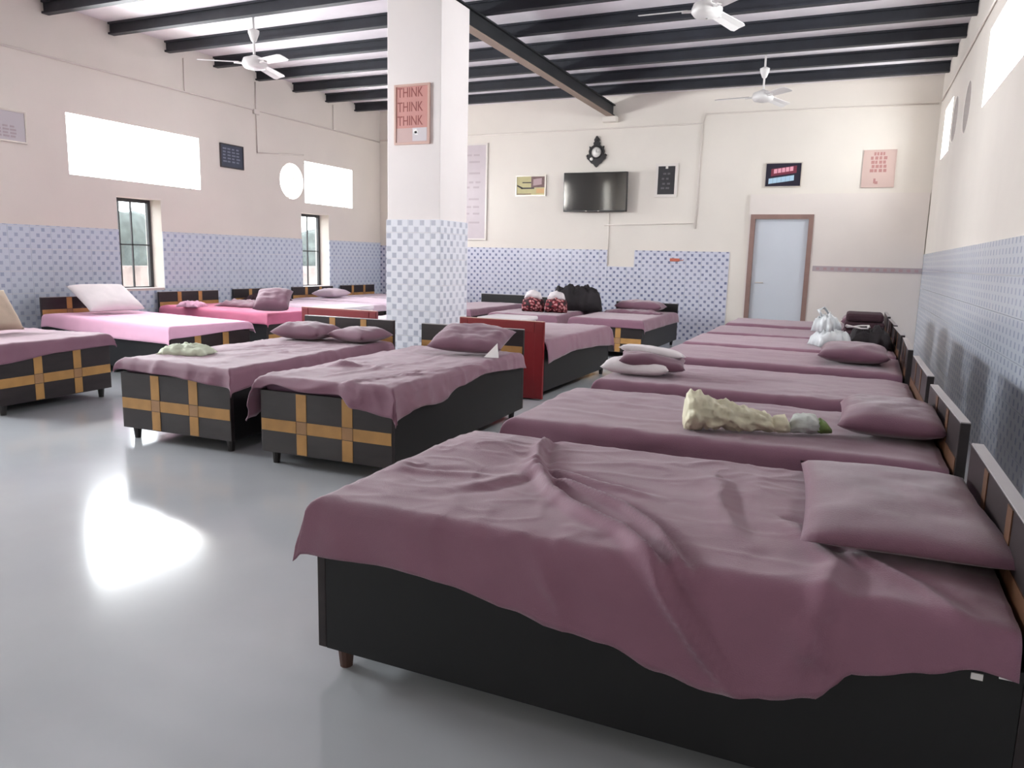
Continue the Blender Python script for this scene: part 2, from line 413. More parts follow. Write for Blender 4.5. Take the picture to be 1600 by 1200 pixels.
for (a, b, c, d), t in zip(L_LOW, ['beside the viewer', 'under the wide high window', 'nearest the far corner']):
    window(LS, a, b, c, d, 'tall narrow steel framed window ' + t, bars=[('h', 0.5), ('v', 0.28), ('v', 0.56)], depth=0.22, fw=0.045)
for (a, b, c, d), t in zip(R_HIGH, ['high above the nearest headboards', 'in the far corner']):
    window(RS, a, b, c, d, 'glowing high window in the right wall ' + t, frame='paper_white', fw=0.02)
for (a, b, c, d), t in zip(N_OPEN, ['left', 'right']): window(NS, a, b, c, d, 'large %s window in the wall behind the viewer' % t, bars=[('v', 0.5)], frame='paper_white')
# round opening and the two boarded round niches
WN[0] += 1
o = lathe('window_%d' % WN[0], [(L_ROUND[2] - 0.001, -0.01), (L_ROUND[2] - 0.001, 0.01), (L_ROUND[2] - 0.03, 0.012), (L_ROUND[2] - 0.03, -0.012)], 'paper_white', None, 32, axis='X', ring=True); o.location = (XL - 0.2, L_ROUND[0], L_ROUND[1])
struct(o, 'round porthole window glowing white beside the wide window', 'window')
p = lathe('pane', [(L_ROUND[2] - 0.02, -0.003), (L_ROUND[2] - 0.02, 0.003)], 'window_glass', o, 32, axis='X')
l_ = daylight((XL - WT - 0.04, 3.08, 1.33), 1.3, 0.8, (0, radians(-90), 0), 90)
daylight((XL - WT - 0.1, L_ROUND[0], L_ROUND[1]), 0.62, 0.62, (0, radians(-90), 0), 12)
for i, (c, z, r) in enumerate(R_ROUND):
    o = lathe('trim_%d' % (i + 1), [(r - 0.0005, 0), (r - 0.0005, 0.27)], 'niche_board', None, 32, axis='X', smooth=False); o.location = (XR + 0.002, c, z)
    struct(o, 'grey board closing the round opening %s in the right wall' % ('nearer the far window' if i == 0 else 'nearer the viewer'), 'board')
# ledges of the two low windows
for i, (a, b, c, d) in enumerate(L_LOW):
    o = box('trim_%d' % (i + 3), XL - WT, XL - 0.01, a + 0.001, b - 0.001, c + 0.0005, c + 0.03, 'sill_plaster')
    struct(o, 'pinkish plaster sill of the %s narrow window' % (('nearest', 'middle', 'farthest')[i]), 'sill')

# outside: yard, boundary wall and hedge seen through the low windows
struct(box('ground', -40, XL - WT, -20, 40, -0.3, -0.05, 'outer_ground'), 'pale yard outside the windows', 'ground')
yw = tag(box('boundary_wall', -13.3, -13.1, -4, 26, -0.06, 0.95, 'outer_wall'), 'pale pink boundary wall outside the low windows', 'wall')
bm = bmesh.new(); rnd = random.Random(8)
bmesh.ops.create_grid(bm, x_segments=150, y_segments=14, size=0.5)
for v in bm.verts:
    t, s = v.co.x, v.co.y + 0.5
    yy = 9 + t * 26; a = s * pi
    n = noise.noise(Vector((yy * 1.4, s * 3, 0))) * 0.35 + noise.noise(Vector((yy * 5, s * 9, 2))) * 0.12
    v.co = Vector((-14.6 + cos(a) * (0.6 + n), yy, -0.05 + sin(a) ** 0.5 * (1.95 + n)))
hd = tag(bm_obj('hedge', bm, 'hedge_green', smooth=True), 'dark green clipped hedge beyond the boundary wall outside', 'hedge')

# door and the boarded surround in the far right corner
d = bpy.data.objects.new('door_1', None); COL.objects.link(d); d.location = ((DX0 + DX1) / 2, YB, 0)
struct(d, 'plain white door in a brown wooden frame', 'door')
hw = (DX1 - DX0) / 2
bm = bmesh.new()
for r in ((-hw, -hw + 0.07, 0, DZ), (hw - 0.07, hw, 0, DZ), (-hw + 0.07, hw - 0.07, DZ - 0.07, DZ)): add_box(bm, r[0], r[1], -0.05, 0.06, r[2], r[3])
bm_obj('door_frame', bm, 'door_brown', d)
leaf = box('door_leaf', -hw + 0.072, hw - 0.072, 0.0, 0.04, 0.005, DZ - 0.072, 'door_white', d, 0.003)
tube('handle', [(-hw + 0.14, 0.0, 1.0), (-hw + 0.14, -0.05, 1.0), (-hw + 0.26, -0.05, 1.0)], 0.009, 'silver_frame', leaf)
bm = bmesh.new()
for r in ((-1.60, DX0, 0, 2.37), (DX1, XR - 0.012, 0, 2.37), (DX0, DX1, DZ, 2.37)): add_box(bm, r[0], r[1], YB - 0.035, YB - 0.001, r[2], r[3])
pt = struct(bm_obj('trim_6', bm, 'partition_white'), 'plain white boarded surround around the door', 'panel')
bd = box('border_band', -0.60, XR - 0.013, YB - 0.042, YB - 0.034, 1.205, 1.285, 'grey_ink', pt)
for k in range(14):
    x = -0.55 + k * 0.104
    box('border_motif', x, x + 0.05, YB - 0.045, YB - 0.041, 1.225, 1.265, 'mauve_ink', bd)

# conduits
def conduit(pts, label, r=0.011):
    return tag(tube('cable_conduit', pts, r, 'conduit_white', None, 6), label, 'conduit', None)
xl, yb = XL + 0.012, YB - 0.012
conduit([(xl, -1, 3.38), (xl, 9.34, 3.41), (xl, YB - 0.03, 3.42)], 'thin white conduit running along the top of the left wall')
conduit([(xl, 9.36, 3.82), (xl, 9.36, 3.42), (xl, 9.36, 2.79), (xl, 10.44, 2.89)], 'thin white conduit dropping towards the round window')
conduit([(xl, 8.0, 3.84), (xl, 8.0, 3.40)], 'short white conduit drop nearest the viewer on left wall', 0.008)
conduit([(xl, 11.25, 3.84), (xl, 11.25, 3.41)], 'short white conduit drop near the far left corner', 0.008)
conduit([(XL + 0.03, yb, 3.45), (-2.42, yb, 3.48), (-2.38, yb, 3.62), (XR - 0.03, yb, 3.60)], 'thin white conduit running along the top of the far wall')
conduit([(-2.42, yb, 3.46), (-2.44, yb, 1.83)], 'thin white conduit dropping down right of the dark poster')
conduit([(-3.98, yb, 1.885), (-2.47, yb, 1.92)], 'thin white conduit running level below the television', 0.009)
conduit([(-3.90, yb, 2.08), (-3.90, yb, 1.21)], 'white cable dropping from television into the tile notch', 0.006)
conduit([(XR - 0.012, 12.5, 3.6), (XR - 0.012, 9.8, 3.58), (XR - 0.012, 3, 3.55)], 'thin white conduit running high along the right wall')
tag(box('junction_box', XL + 0.001, XL + 0.04, 9.29, 9.41, 3.35, 3.42, 'conduit_white', None, 0.005), 'small round-edged junction box on the left wall conduit', 'box')
hk = thing('key_hook', 'small orange plastic hook rail on the checked tiles', 'hook', (-2.72, YB - 0.011, 1.30))
box('plate', -0.10, 0.06, -0.012, 0, 0, 0.05, 'orange_plastic', hk, 0.004)
tube('peg', [(0.03, -0.012, 0.02), (0.12, -0.03, 0.02), (0.13, -0.03, 0.035)], 0.005, 'orange_plastic', hk)

# ------------------------------------------------------------------ beds
def crossbars(panel, W, z0, z1, zc, wv, wh, face, t0, t1, frac=(0.325, 0.675), fine=True, m='tan_laminate'):
    """tan inlay: two uprights crossed by a rail, on the panel face at x=face (proud by t)"""
    x0, x1 = min(t0, t1), max(t0, t1)
    ys = [W / 2 - f * W for f in frac]; g = 0.004
    for y in ys:
        for a, b, mm in ((z0, zc - wh / 2 - g, m), (zc - wh / 2, zc + wh / 2, 'tan_cross' if m == 'tan_laminate' else m), (zc + wh / 2 + g, z1, m)):
            if b - a > 0.01: box('inlay_strip', x0, x1, y - wv / 2, y + wv / 2, a, b, mm, panel)
    ed = [W / 2 - 0.006, ys[0] + wv / 2 + g], [ys[0] - wv / 2 - g, ys[1] + wv / 2 + g], [ys[1] - wv / 2 - g, -W / 2 + 0.006]
    for a, b in ed: box('inlay_strip', x0, x1, b, a, zc - wh / 2, zc + wh / 2, m, panel)

def make_bed(label, foot, th, W, L, hb=0.72, top=0.55, head='brown', footm='brown', floor_gap=0.08, group='single beds of the dormitory', legm='dark_leg', strip='tan_laminate'):
    """local: origin at foot centre on the floor, +x towards the head, +y to the left"""
    b = thing('single_bed', label, 'bed', (foot[0], foot[1], 0), th, group)
    pt = top - 0.09
    fp = box('foot_panel', 0, 0.03, -W / 2, W / 2, floor_gap, pt, 'brown_laminate' if footm == 'brown' else 'black_laminate', b, 0.003)
    if footm == 'brown': crossbars(fp, W, floor_gap + 0.006, pt - 0.006, floor_gap + (pt - floor_gap) * 0.45, 0.072, 0.072, 0, -0.003, 0.002)
    for s in (-1, 1):
        y0, y1 = (W / 2 - 0.02, W / 2 - 0.001) if s > 0 else (-W / 2 + 0.001, -W / 2 + 0.02)
        box('side_panel', 0.031, L - 0.036, y0, y1, floor_gap, pt, 'black_laminate', b)
    box('deck', 0.031, L - 0.036, -W / 2 + 0.021, W / 2 - 0.021, pt - 0.04, pt - 0.015, 'black_laminate', b)
    hm = {'brown': 'brown_laminate', 'red': 'red_laminate', 'black': 'black_laminate'}[head]
    hp = box('headboard', L - 0.035, L, -W / 2, W / 2, floor_gap if head != 'red' else 0.012, hb, hm, b, 0.003)
    if head == 'brown':
        crossbars(hp, W, top - 0.10, hb - 0.004, top + 0.0, 0.06, 0.07, 0, L - 0.038, L - 0.033, m=strip)
    box('edge_sheen_strip', L - 0.034, L - 0.001, -W / 2 + 0.002, W / 2 - 0.002, hb - 0.001, hb + 0.004, 'edge_sky_sheen' if head != 'red' else 'rose_frame', hp)  # thin strip carrying the painted sheen along the headboard top
    if head == 'red':
        for s in (-1, 1):
            y0 = s * (W / 2 - 0.045); box('panel_moulding', L - 0.004, L + 0.004, y0 - 0.04, y0 + 0.04, 0.02, hb - 0.01, 'red_laminate', hp, 0.003)
        box('panel_moulding', L - 0.004, L + 0.004, -W / 2 + 0.09, W / 2 - 0.09, hb - 0.10, hb - 0.01, 'red_laminate', hp, 0.003)
    for x in (0.06, L - 0.1):
        for y in (-W / 2 + 0.06, W / 2 - 0.06):
            bm = bmesh.new(); r = bmesh.ops.create_cone(bm, cap_ends=True, segments=10, radius1=0.02, radius2=0.028, depth=floor_gap)
            for v in bm.verts: v.co += Vector((x, y, floor_gap / 2))
            bm_obj('leg', bm, legm, b)
    box('mattress', 0.02, L - 0.045, -W / 2 + 0.012, W / 2 - 0.012, pt - 0.014, top - 0.012, 'mattress_ticking', b, 0.03)
    return b

def interp(pts, x):
    if isinstance(pts, (int, float)): return pts
    if x <= pts[0][0]: return pts[0][1]
    for (a, va), (b, vb) in zip(pts, pts[1:]):
        if x <= b:
            t = (x - a) / (b - a); t = t * t * (3 - 2 * t); return va + (vb - va) * t
    return pts[-1][1]
def seg_d(p, a, b):
    ax, ay = a; bx_, by_ = b; dx, dy = bx_ - ax, by_ - ay; l2 = dx * dx + dy * dy
    t = max(0, min(1, ((p[0] - ax) * dx + (p[1] - ay) * dy) / l2)); qx, qy = ax + t * dx, ay + t * dy
    d = sqrt((p[0] - qx) ** 2 + (p[1] - qy) ** 2)
    s = 1 if dx * (p[1] - ay) - dy * (p[0] - ax) > 0 else -1
    return d, d * s
def make_sheet(label, bed, W, L, top=0.55, right=0.12, left=0.12, foot=0.12, head_in=0.05, mtl='mauve_cloth', seed=0, amp=0.006, ridges=(), bumps=(), step=0.035, flare=0.1, grp='bedsheets spread over the beds', cat='bedsheet', name='bedsheet', r=0.04):
    """cloth laid over the mattress and hanging over its edges; right/left/foot give the hang"""
    n_s = int((L - head_in) / step); n_t = int(W / step); nb = max(6, int(0.2 / step) + 3)
    sv = [('f', i / nb) for i in range(nb, 0, -1)] + [('t', i / n_s) for i in range(n_s + 1)]
    tv = [('r', i / nb) for i in range(nb, 0, -1)] + [('t', i / n_t) for i in range(n_t + 1)] + [('l', i / nb) for i in range(1, nb + 1)]
    so = Vector((seed * 7.3, seed * 3.1, 0))
    def fold(e):
        if e <= 0: return 0, 0
        q = r * pi / 2
        if e < q: return r * sin(e / r), r * (1 - cos(e / r))
        k = e - q; return r + k * flare, r + k * sqrt(1 - flare * flare)
    verts = []
    xe, ye = -0.014 + r, W / 2 + 0.014 - r
    x1 = L - head_in
    for ks, fs in sv:
        for kt, ft in tv:
            tq = max(0, min(1, ft if kt == 't' else (0 if kt == 'r' else 1)))
            y_top = -ye + 2 * ye * tq
            x_top = xe + (x1 - xe) * (fs if ks == 't' else 0)
            ex = fs * interp(foot, y_top) if ks == 'f' else 0
            ey = ft * interp(right if kt == 'r' else left, x_top) if kt in 'rl' else 0
            sgn = -1 if kt == 'r' else 1
            hx, dx = fold(ex); hy, dy = fold(ey)
            x, y = x_top - hx, y_top + sgn * hy
            drop = max(dx, dy) + 0.25 * min(dx, dy)
            if ex and ey:
                k = min(hx, hy) * 0.5
                x -= k * 0.4; y += sgn * k * 0.4
            s, t = x_top - ex, y_top + sgn * ey
            v = Vector((s, t, 0)) + so
            a = noise.noise(v * 2.2) * 0.9 + noise.noise(Vector((v.x * 3, v.y * 9, 1))) * 0.5 + noise.noise(Vector((v.x * 10, v.y * 4, 5))) * 0.28
            cr = 0
            for fx, fy, oz in ((2.6, 5.5, 7), (4.5, 2.4, 9), (7.5, 9.0, 11)):
                cr += max(0, 1 - 4.5 * abs(noise.noise(Vector((v.x * fx, v.y * fy, oz))))) ** 2 * (0.5 + noise.noise(Vector((v.x * 1.7, v.y * 1.7, oz + 3))))
            dv = a * amp + max(0, cr) * amp * 0.9
            for pts, am, wd in ridges:
                bd_, bs = 9, 0
                for p, q in zip(pts, pts[1:]):
                    d_, sd = seg_d((s, t), p, q)
                    if d_ < bd_: bd_, bs = d_, sd
                if bd_ < wd * 5:
                    en = min(1, sqrt((s - pts[0][0]) ** 2 + (t - pts[0][1]) ** 2) / 0.08 + 0.35, sqrt((s - pts[-1][0]) ** 2 + (t - pts[-1][1]) ** 2) / 0.15 + 0.05)
                    dv += en * am * (exp(-(bs / wd) ** 2) - 0.55 * exp(-((bs - 1.7 * wd) / wd) ** 2))
            for (cx_, cy_), am, wd in bumps:
                dv += am * exp(-((s - cx_) ** 2 + (t - cy_) ** 2) / wd ** 2)
            edge = min(1.0, drop / r)
            out = 0.45 * max(0, dv) + 0.011 * (noise.noise(Vector((s * 6 + seed, t * 6, 3))) + 0.75) * min(1, drop * 8) + max(0, dv) * 0.6
            if ey: y += sgn * edge * out
            if ex: x -= edge * out
            z = top - drop + dv * (1 - edge)
            if ks == 't' and fs > 0.94: z -= (fs - 0.94) * 0.25
            verts.append((x, y, z))
    nt_ = len(tv); faces = [(i * nt_ + j, i * nt_ + j + 1, (i + 1) * nt_ + j + 1, (i + 1) * nt_ + j) for i in range(len(sv) - 1) for j in range(nt_ - 1)]
    me = bpy.data.meshes.new(name); me.from_pydata(verts, [], faces); me.update()
    me.flip_normals()
    o = link(name, me, mtl, None, True)
    o.location = bed.location; o.rotation_euler = bed.rotation_euler
    md = o.modifiers.new('cloth thickness', 'SOLIDIFY'); md.thickness = 0.004; md.offset = -1
    return tag(o, label, cat, grp)

def pillow(label, w, d, h, loc, rz=0.0, tilt=(0, 0), mtl='mauve_pillow', seed=0, n=22, cat='pillow', name='pillow', grp='pillows on the beds', crush=0.12, sag=0.0):
    """w across, d deep, h thick; origin at the underside centre"""
    bm = bmesh.new(); tops, bots = [], []
    for i in range(n + 1):
        ra, rb = [], []
        for j in range(n + 1):
            u, v = -1 + 2 * i / n, -1 + 2 * j / n
            k = max(0.0, (1 - abs(u) ** 3.2)) * max(0.0, (1 - abs(v) ** 3.2))
            t = k ** 0.45
            pin = 1 - 0.06 * (1 - v * v) * abs(u) ** 4; pin2 = 1 - 0.06 * (1 - u * u) * abs(v) ** 4
            x, y = u * w / 2 * pin, v * d / 2 * pin2
            q = Vector((x * 6 + seed * 5, y * 6, seed))
            nz = noise.noise(q) * crush + noise.noise(q * 2.6) * crush * 0.5 + noise.noise(Vector((q.x * 1.2, q.y * 5, 2))) * crush * 0.4
            zt = h * 0.45 + t * h * 0.55 * (1 + nz) - sag * (u * u) * h + nz * h * 0.25 * t
            zb = h * 0.45 - t * h * 0.45 * (1 if abs(u) < .8 and abs(v) < .8 else .9) - sag * (u * u) * h * 0.3
            ra.append(bm.verts.new((x, y, zt)))
            rb.append(bm.verts.new((x, y, max(0, zb))) if 0 < i < n and 0 < j < n else ra[-1])
        tops.append(ra); bots.append(rb)
    for i in range(n):
        for j in range(n):
            bm.faces.new((tops[i][j], tops[i + 1][j], tops[i + 1][j + 1], tops[i][j + 1]))
            try: bm.faces.new((bots[i][j], bots[i][j + 1], bots[i + 1][j + 1], bots[i + 1][j]))
            except ValueError: pass
    o = bm_obj(name, bm, mtl, None, True)
    o.location = loc; o.rotation_euler = (tilt[0], tilt[1], rz)
    return tag(o, label, cat, grp)

D = radians
# ---- right row, heads to the right wall. nearest first
RB = []
R_SPEC = [(2.27, 0.0, 1.04), (3.62, 1.2, 0.99), (4.98, 0.2, 1.02), (6.42, -1.0, 1.02), (7.62, 0.8, 1.02), (8.85, 0.8, 1.02), (10.30, 0.0, 1.02)]
ordn = ['nearest', 'second', 'third', 'fourth', 'fifth', 'sixth', 'farthest']
for i, (yc, a, W) in enumerate(R_SPEC):
    RB.append((make_bed('black box bed, %s of the row along the right wall' % ordn[i], (-1.41, yc), D(a), W, 1.84, footm='brown', group='beds along the right wall', legm='brown_leg', strip='dark_brown_strip'), W))
sx = 1.41; sy = 2.27
def q(X, Y): return (X + sx, Y - sy)
hem = [(0.0, .16), (0.17, .155), (0.3, .15), (0.48, .16), (0.67, .19), (0.78, .21), (0.93, .22), (1.06, .26), (1.17, .275), (1.31, .26), (1.41, .235), (1.48, .16), (1.62, .12), (1.73, .09)]
make_sheet('rumpled mauve bedsheet twisted in a knot on the nearest bed', RB[0][0], 1.04, 1.84, right=[(a, b + 0.03) for a, b in hem], left=0.10, foot=[(-.5, .14), (-.2, .1), (.2, .06), (.5, .08)], seed=3, amp=0.0048, step=0.0135, flare=0.16, top=0.56,
    ridges=[([q(-1.06, 2.74), q(-1.02, 2.56), q(-.93, 2.33)], 0.030, 0.020),
            ([q(-.93, 2.33), q(-.80, 2.12), q(-.66, 1.98), q(-.50, 1.87), q(-.40, 1.76), q(-.26, 1.58), q(-.12, 1.45)], 0.034, 0.022),
            ([q(-.91, 2.30), q(-.72, 2.19), q(-.55, 2.08), q(-.42, 1.93), q(-.33, 1.76), q(-.2, 1.6)], 0.026, 0.018),
            ([q(-.90, 2.36), q(-.70, 2.28), q(-.48, 2.22)], 0.016, 0.020),
            ([q(-.95, 2.27), q(-1.02, 2.10), q(-1.12, 1.98)], 0.010, 0.03),
            ([q(-1.38, 2.10), q(-1.2, 2.14), q(-1.0, 2.20)], 0.010, 0.025),
            ([q(-.10, 2.16), q(.02, 1.9), q(.0, 1.72), q(-.08, 1.5)], 0.016, 0.03),
            ([q(.05, 2.0), q(.2, 1.86), q(.3, 1.7)], 0.012, 0.025),
            ([q(-.35, 2.5), q(-.3, 2.2), q(-.2, 1.95)], 0.010, 0.035),
            ([q(-.7, 1.72), q(-.6, 1.6), q(-.62, 1.5)], 0.010, 0.025),
            ([q(-.05, 1.66), q(.06, 1.56), q(.1, 1.45)], 0.018, 0.025)],
    bumps=[((q(-.94, 2.34)), 0.030, 0.045), (q(-1.22, 2.55), 0.030, 0.16), (q(-1.36, 2.15), 0.02, 0.035), (q(-.98, 2.40), 0.022, 0.03), (q(.1, 1.95), 0.01, .1)])
SP = {1: dict(right=[(0, .14), (.5, .17), (1.0, .16), (1.8, .18)], seed=11, amp=0.007), 2: dict(right=[(0, .10), (.6, .13), (1.8, .16)], seed=12), 3: dict(right=[(0, .12), (1.0, .14), (1.8, .14)], seed=13),
      4: dict(right=.12, seed=14), 5: dict(right=.13, seed=15), 6: dict(right=.14, seed=16)}
lab = ['', 'smooth mauve bedsheet under the cream plastic roll', 'mauve bedsheet under the folded white pillow', 'mauve bedsheet on the fourth bed of the right row', 'mauve bedsheet under the white carrier bag', 'mauve bedsheet on the sixth bed of the right row', 'mauve bedsheet on the farthest bed of the right row']
for i in range(1, 7):
    W = RB[i][1]
    make_sheet(lab[i], RB[i][0], W, 1.84, left=.11, foot=.11, step=0.03 if i < 3 else 0.045, **SP[i],
        ridges=[([(0.15, -.2), (.5, -.25), (.9, -.18)], 0.007, 0.03), ([(.3, .1), (.8, .05), (1.2, .12)], 0.006, 0.03)] if i < 4 else ())
pillow('wide mauve pillow at the head of the nearest bed', 0.50, 0.84, 0.085, (0.16, 2.36, 0.565), 0.06, seed=1, crush=0.16)
pillow('plump mauve pillow beside the cream roll on second bed', 0.42, 0.62, 0.13, (0.20, 3.74, 0.556), 0.0, seed=2, crush=0.16)
pillow('dark mauve pillow on the fourth bed of the right row', 0.5, 0.66, 0.14, (0.05, 6.40, 0.558), 0.0, seed=3)
pillow('mauve pillow on the farthest bed of the right row', 0.44, 0.6, 0.15, (0.12, 10.3, 0.558), 0.0, seed=6)

for x_, z_, l_ in ((0.30, 0.425, 0.022), (0.35, 0.438, 0.03)):
    o = box('sticker', x_ + 1.41, x_ + 1.41 + l_, -0.5225, -0.519, z_, z_ + 0.014, 'paper_white', RB[0][0])
# ---- left group, feet towards the viewer
L1 = make_bed('brown bed with tan crossed inlay, pale green cloth on its foot end', (-3.99, 3.54), D(92.3), 0.93, 2.03, group='beds standing in the middle of the hall')
make_sheet('mauve bedsheet tucked over the bed with pale green cloth', L1, 0.93, 2.03, right=[(0, .17), (.3, .14), (.8, .12), (1.9, .12)], left=.10, foot=[(-.5, .14), (.1, .10), (.5, .09)], seed=21, step=0.025, amp=0.008,
    ridges=[([(.5, .3), (.9, .05), (1.3, -.1)], .012, .03), ([(.9, .2), (1.4, 0), (1.7, -.3)], .010, .03), ([(.4, -.1), (.8, -.2), (1.2, -.4)], .008, .03)])
L2 = make_bed('brown bed with tan crossed inlay in front of the red headboard', (-2.75, 3.50), D(92.0), 0.92, 2.03, group='beds standing in the middle of the hall')
make_sheet('crumpled mauve bedsheet hanging unevenly over its bed foot', L2, 0.92, 2.03, right=[(0, .20), (.25, .17), (.5, .19), (.8, .13), (1.2, .10), (1.9, .14)], left=[(0, .30), (.08, .26), (.2, .15), (1.9, .12)], foot=[(-.5, .19), (-.22, .16), (-.12, .09), (.1, .10), (.35, .07), (.5, .12)], seed=24, step=0.022, amp=0.010, flare=0.14,
    ridges=[([(.0, -.15), (.3, -.25), (.6, -.42)], .014, .025), ([(.15, .1), (.5, .0), (1.0, -.1), (1.5, -.05)], .010, .03), ([(.4, -.3), (.9, -.42), (1.3, -.52)], .014, .025), ([(.5, .3), (.62, .1), (.55, -.1)], .016, .03), ([(-.02, -.05), (-.06, .15), (-.03, .4)], .012, .02)],
    bumps=[((.55, .25), .03, .07)])
pillow('mauve pillow overlapping another on the bed left of pillar', 0.46, 0.40, 0.14, (-4.20, 5.14, 0.562), D(6), seed=7, crush=0.2)
pillow('mauve pillow nearest the headboard corner left of pillar', 0.40, 0.38, 0.12, (-3.73, 5.24, 0.562), D(-8), seed=8, crush=0.2)
pillow('mauve pillow leaning on headboard in front of the red board', 0.60, 0.36, 0.15, (-2.62, 5.14, 0.60), D(4), tilt=(D(18), 0), seed=9, crush=0.22)
bm = bmesh.new()
vs = [bm.verts.new(c) for c in ((0, 0, 0), (0.11, 0.01, 0), (0.08, 0.05, 0.10), (0.0, 0.012, 0.004), (0.11, 0.02, 0.004), (0.08, 0.058, 0.103))]
for f in ((0, 1, 2), (5, 4, 3), (0, 3, 4, 1), (1, 4, 5, 2), (2, 5, 3, 0)): bm.faces.new([vs[i] for i in f])
pc = tag(bm_obj('paper_scrap', bm, 'paper_white'), 'white folded paper scrap beside the pillow by the red board', 'paper'); pc.location = (-2.42, 4.93, 0.56)

def crumple(label, name, w, d, h, loc, rz, mtl, seed, cat, n=26, fall=2.0, rough=1.0):
    """loosely dropped cloth"""
    bm = bmesh.new(); g = []
    for i in range(n + 1):
        row = []
        for j in range(n + 1):
            u, v = -1 + 2 * i / n, -1 + 2 * j / n
            a = Vector((u * 2.2 + seed * 3, v * 2.2, seed))
            wob = 1 + 0.18 * noise.noise(Vector((u * 3, v * 3, seed + 4)))
            k = max(0, 1 - abs(u) ** 4) * max(0, 1 - abs(v) ** 4)
            z = h * k ** 0.5 * (0.55 + rough * (0.5 * abs(noise.noise(a)) + 0.35 * abs(noise.noise(a * 2.3))))
            row.append(bm.verts.new((u * w / 2 * wob, v * d / 2 * wob, z)))
        g.append(row)
    for i in range(n):
        for j in range(n): bm.faces.new((g[i][j], g[i + 1][j], g[i + 1][j + 1], g[i][j + 1]))
    rim = [g[i][0] for i in range(n)] + [g[n][j] for j in range(n)] + [g[i][n] for i in range(n, 0, -1)] + [g[0][j] for j in range(n, 0, -1)]
    bm.faces.new(rim[::-1])
    o = bm_obj(name, bm, mtl, None, True); o.location = loc; o.rotation_euler = (0, 0, rz)
    return tag(o, label, cat)
crumple('pale green crumpled cloth on the foot of a bed', 'crumpled_cloth', 0.34, 0.24, 0.075, (-4.27, 3.92, 0.556), 0.3, 'pale_green_cloth', 2, 'cloth')

# ---- left wall row, heads to the left wall
L0 = make_bed('brown bed with tan crossed inlay cut off by the left edge', (-5.80, 4.02), D(184), 1.0, 2.0, group='beds along the left wall')
make_sheet('grey mauve bedsheet on the leftmost bed', L0, 1.0, 2.0, right=.11, left=.11, foot=[(-.5, .12), (0, .13), (.5, .17)], seed=31, step=0.03)
pillow('beige pillow standing on the leftmost bed', 0.56, 0.40, 0.14, (-6.62, 3.92, 0.70), D(92), tilt=(D(55), 0), mtl='beige_cloth', seed=10)
P1 = make_bed('black bed with tan inlay under a bright pink sheet', (-5.90, 5.74), D(173.0), 0.95, 2.30, group='beds along the left wall')
make_sheet('bright pink bedsheet drawn smooth below the window', P1, 0.95, 2.30, right=.13, left=[(0, .19), (1, .20), (2.2, .16)], foot=[(-.5, .10), (.5, .14)], seed=32, mtl='pink_cloth', step=0.03, amp=0.003)
pillow('large white pillow leaning against the pink bed headboard', 0.66, 0.52, 0.13, (-7.74, 5.98, 0.675), D(83), tilt=(D(30), 0), mtl='white_cloth', seed=11, crush=0.06)
P2 = make_bed('dark bed with tan inlay headboard under a rose sheet', (-6.42, 7.66), D(175.5), 0.97, 2.03, group='beds along the left wall')
make_sheet('rose pink bedsheet on the bed right of low window', P2, 0.97, 2.03, right=.13, left=.16, foot=.16, seed=33, mtl='rose_cloth', step=0.04)
P3 = make_bed('dark bed with headboard left of the white pillow bed', (-6.45, 9.14), D(177.5), 1.02, 2.05, group='beds along the left wall')
make_sheet('pale pink bedsheet on the bed left of the far window', P3, 1.02, 2.05, seed=34, mtl='pale_pink_cloth', step=0.045)
P4 = make_bed('dark bed with black headboard under the far low window', (-6.45, 10.42), D(176.5), 1.0, 2.05, group='beds along the left wall')
make_sheet('pale mauve bedsheet under the white pillow by far window', P4, 1.0, 2.05, seed=35, mtl='pale_pink_cloth', step=0.045)
P5 = make_bed('dark bed in the far left corner partly behind the pillar', (-6.45, 11.80), D(178.5), 1.0, 2.05, group='beds along the left wall')
make_sheet('mauve bedsheet on the bed in the far left corner', P5, 1.0, 2.05, seed=36, mtl='lavender_pillow', step=0.045)
pillow('large mauve pillow standing at the foot of the rose bed', 0.42, 0.40, 0.18, (-6.42, 7.25, 0.64), D(30), tilt=(D(30), D(0)), seed=12)
crumple('purple crumpled clothes on the rose bed', 'crumpled_cloth', 0.8, 0.5, 0.10, (-7.40, 7.90, 0.556), 0.1, 'mauve_pillow', 5, 'cloth')
crumple('small pink folded cloth on the rose bed', 'crumpled_cloth', 0.3, 0.24, 0.09, (-7.85, 7.32, 0.556), 0.2, 'pink_cloth', 6, 'cloth')
crumple('dark purple clothes heaped by the third headboard', 'crumpled_cloth', 0.5, 0.6, 0.12, (-8.1, 9.0, 0.556), 0.1, 'dark_blanket', 7, 'cloth')
pillow('white pillow on the bed under the far low window', 0.40, 0.62, 0.14, (-8.05, 10.50, 0.56), D(8), mtl='lavender_pillow', seed=13)

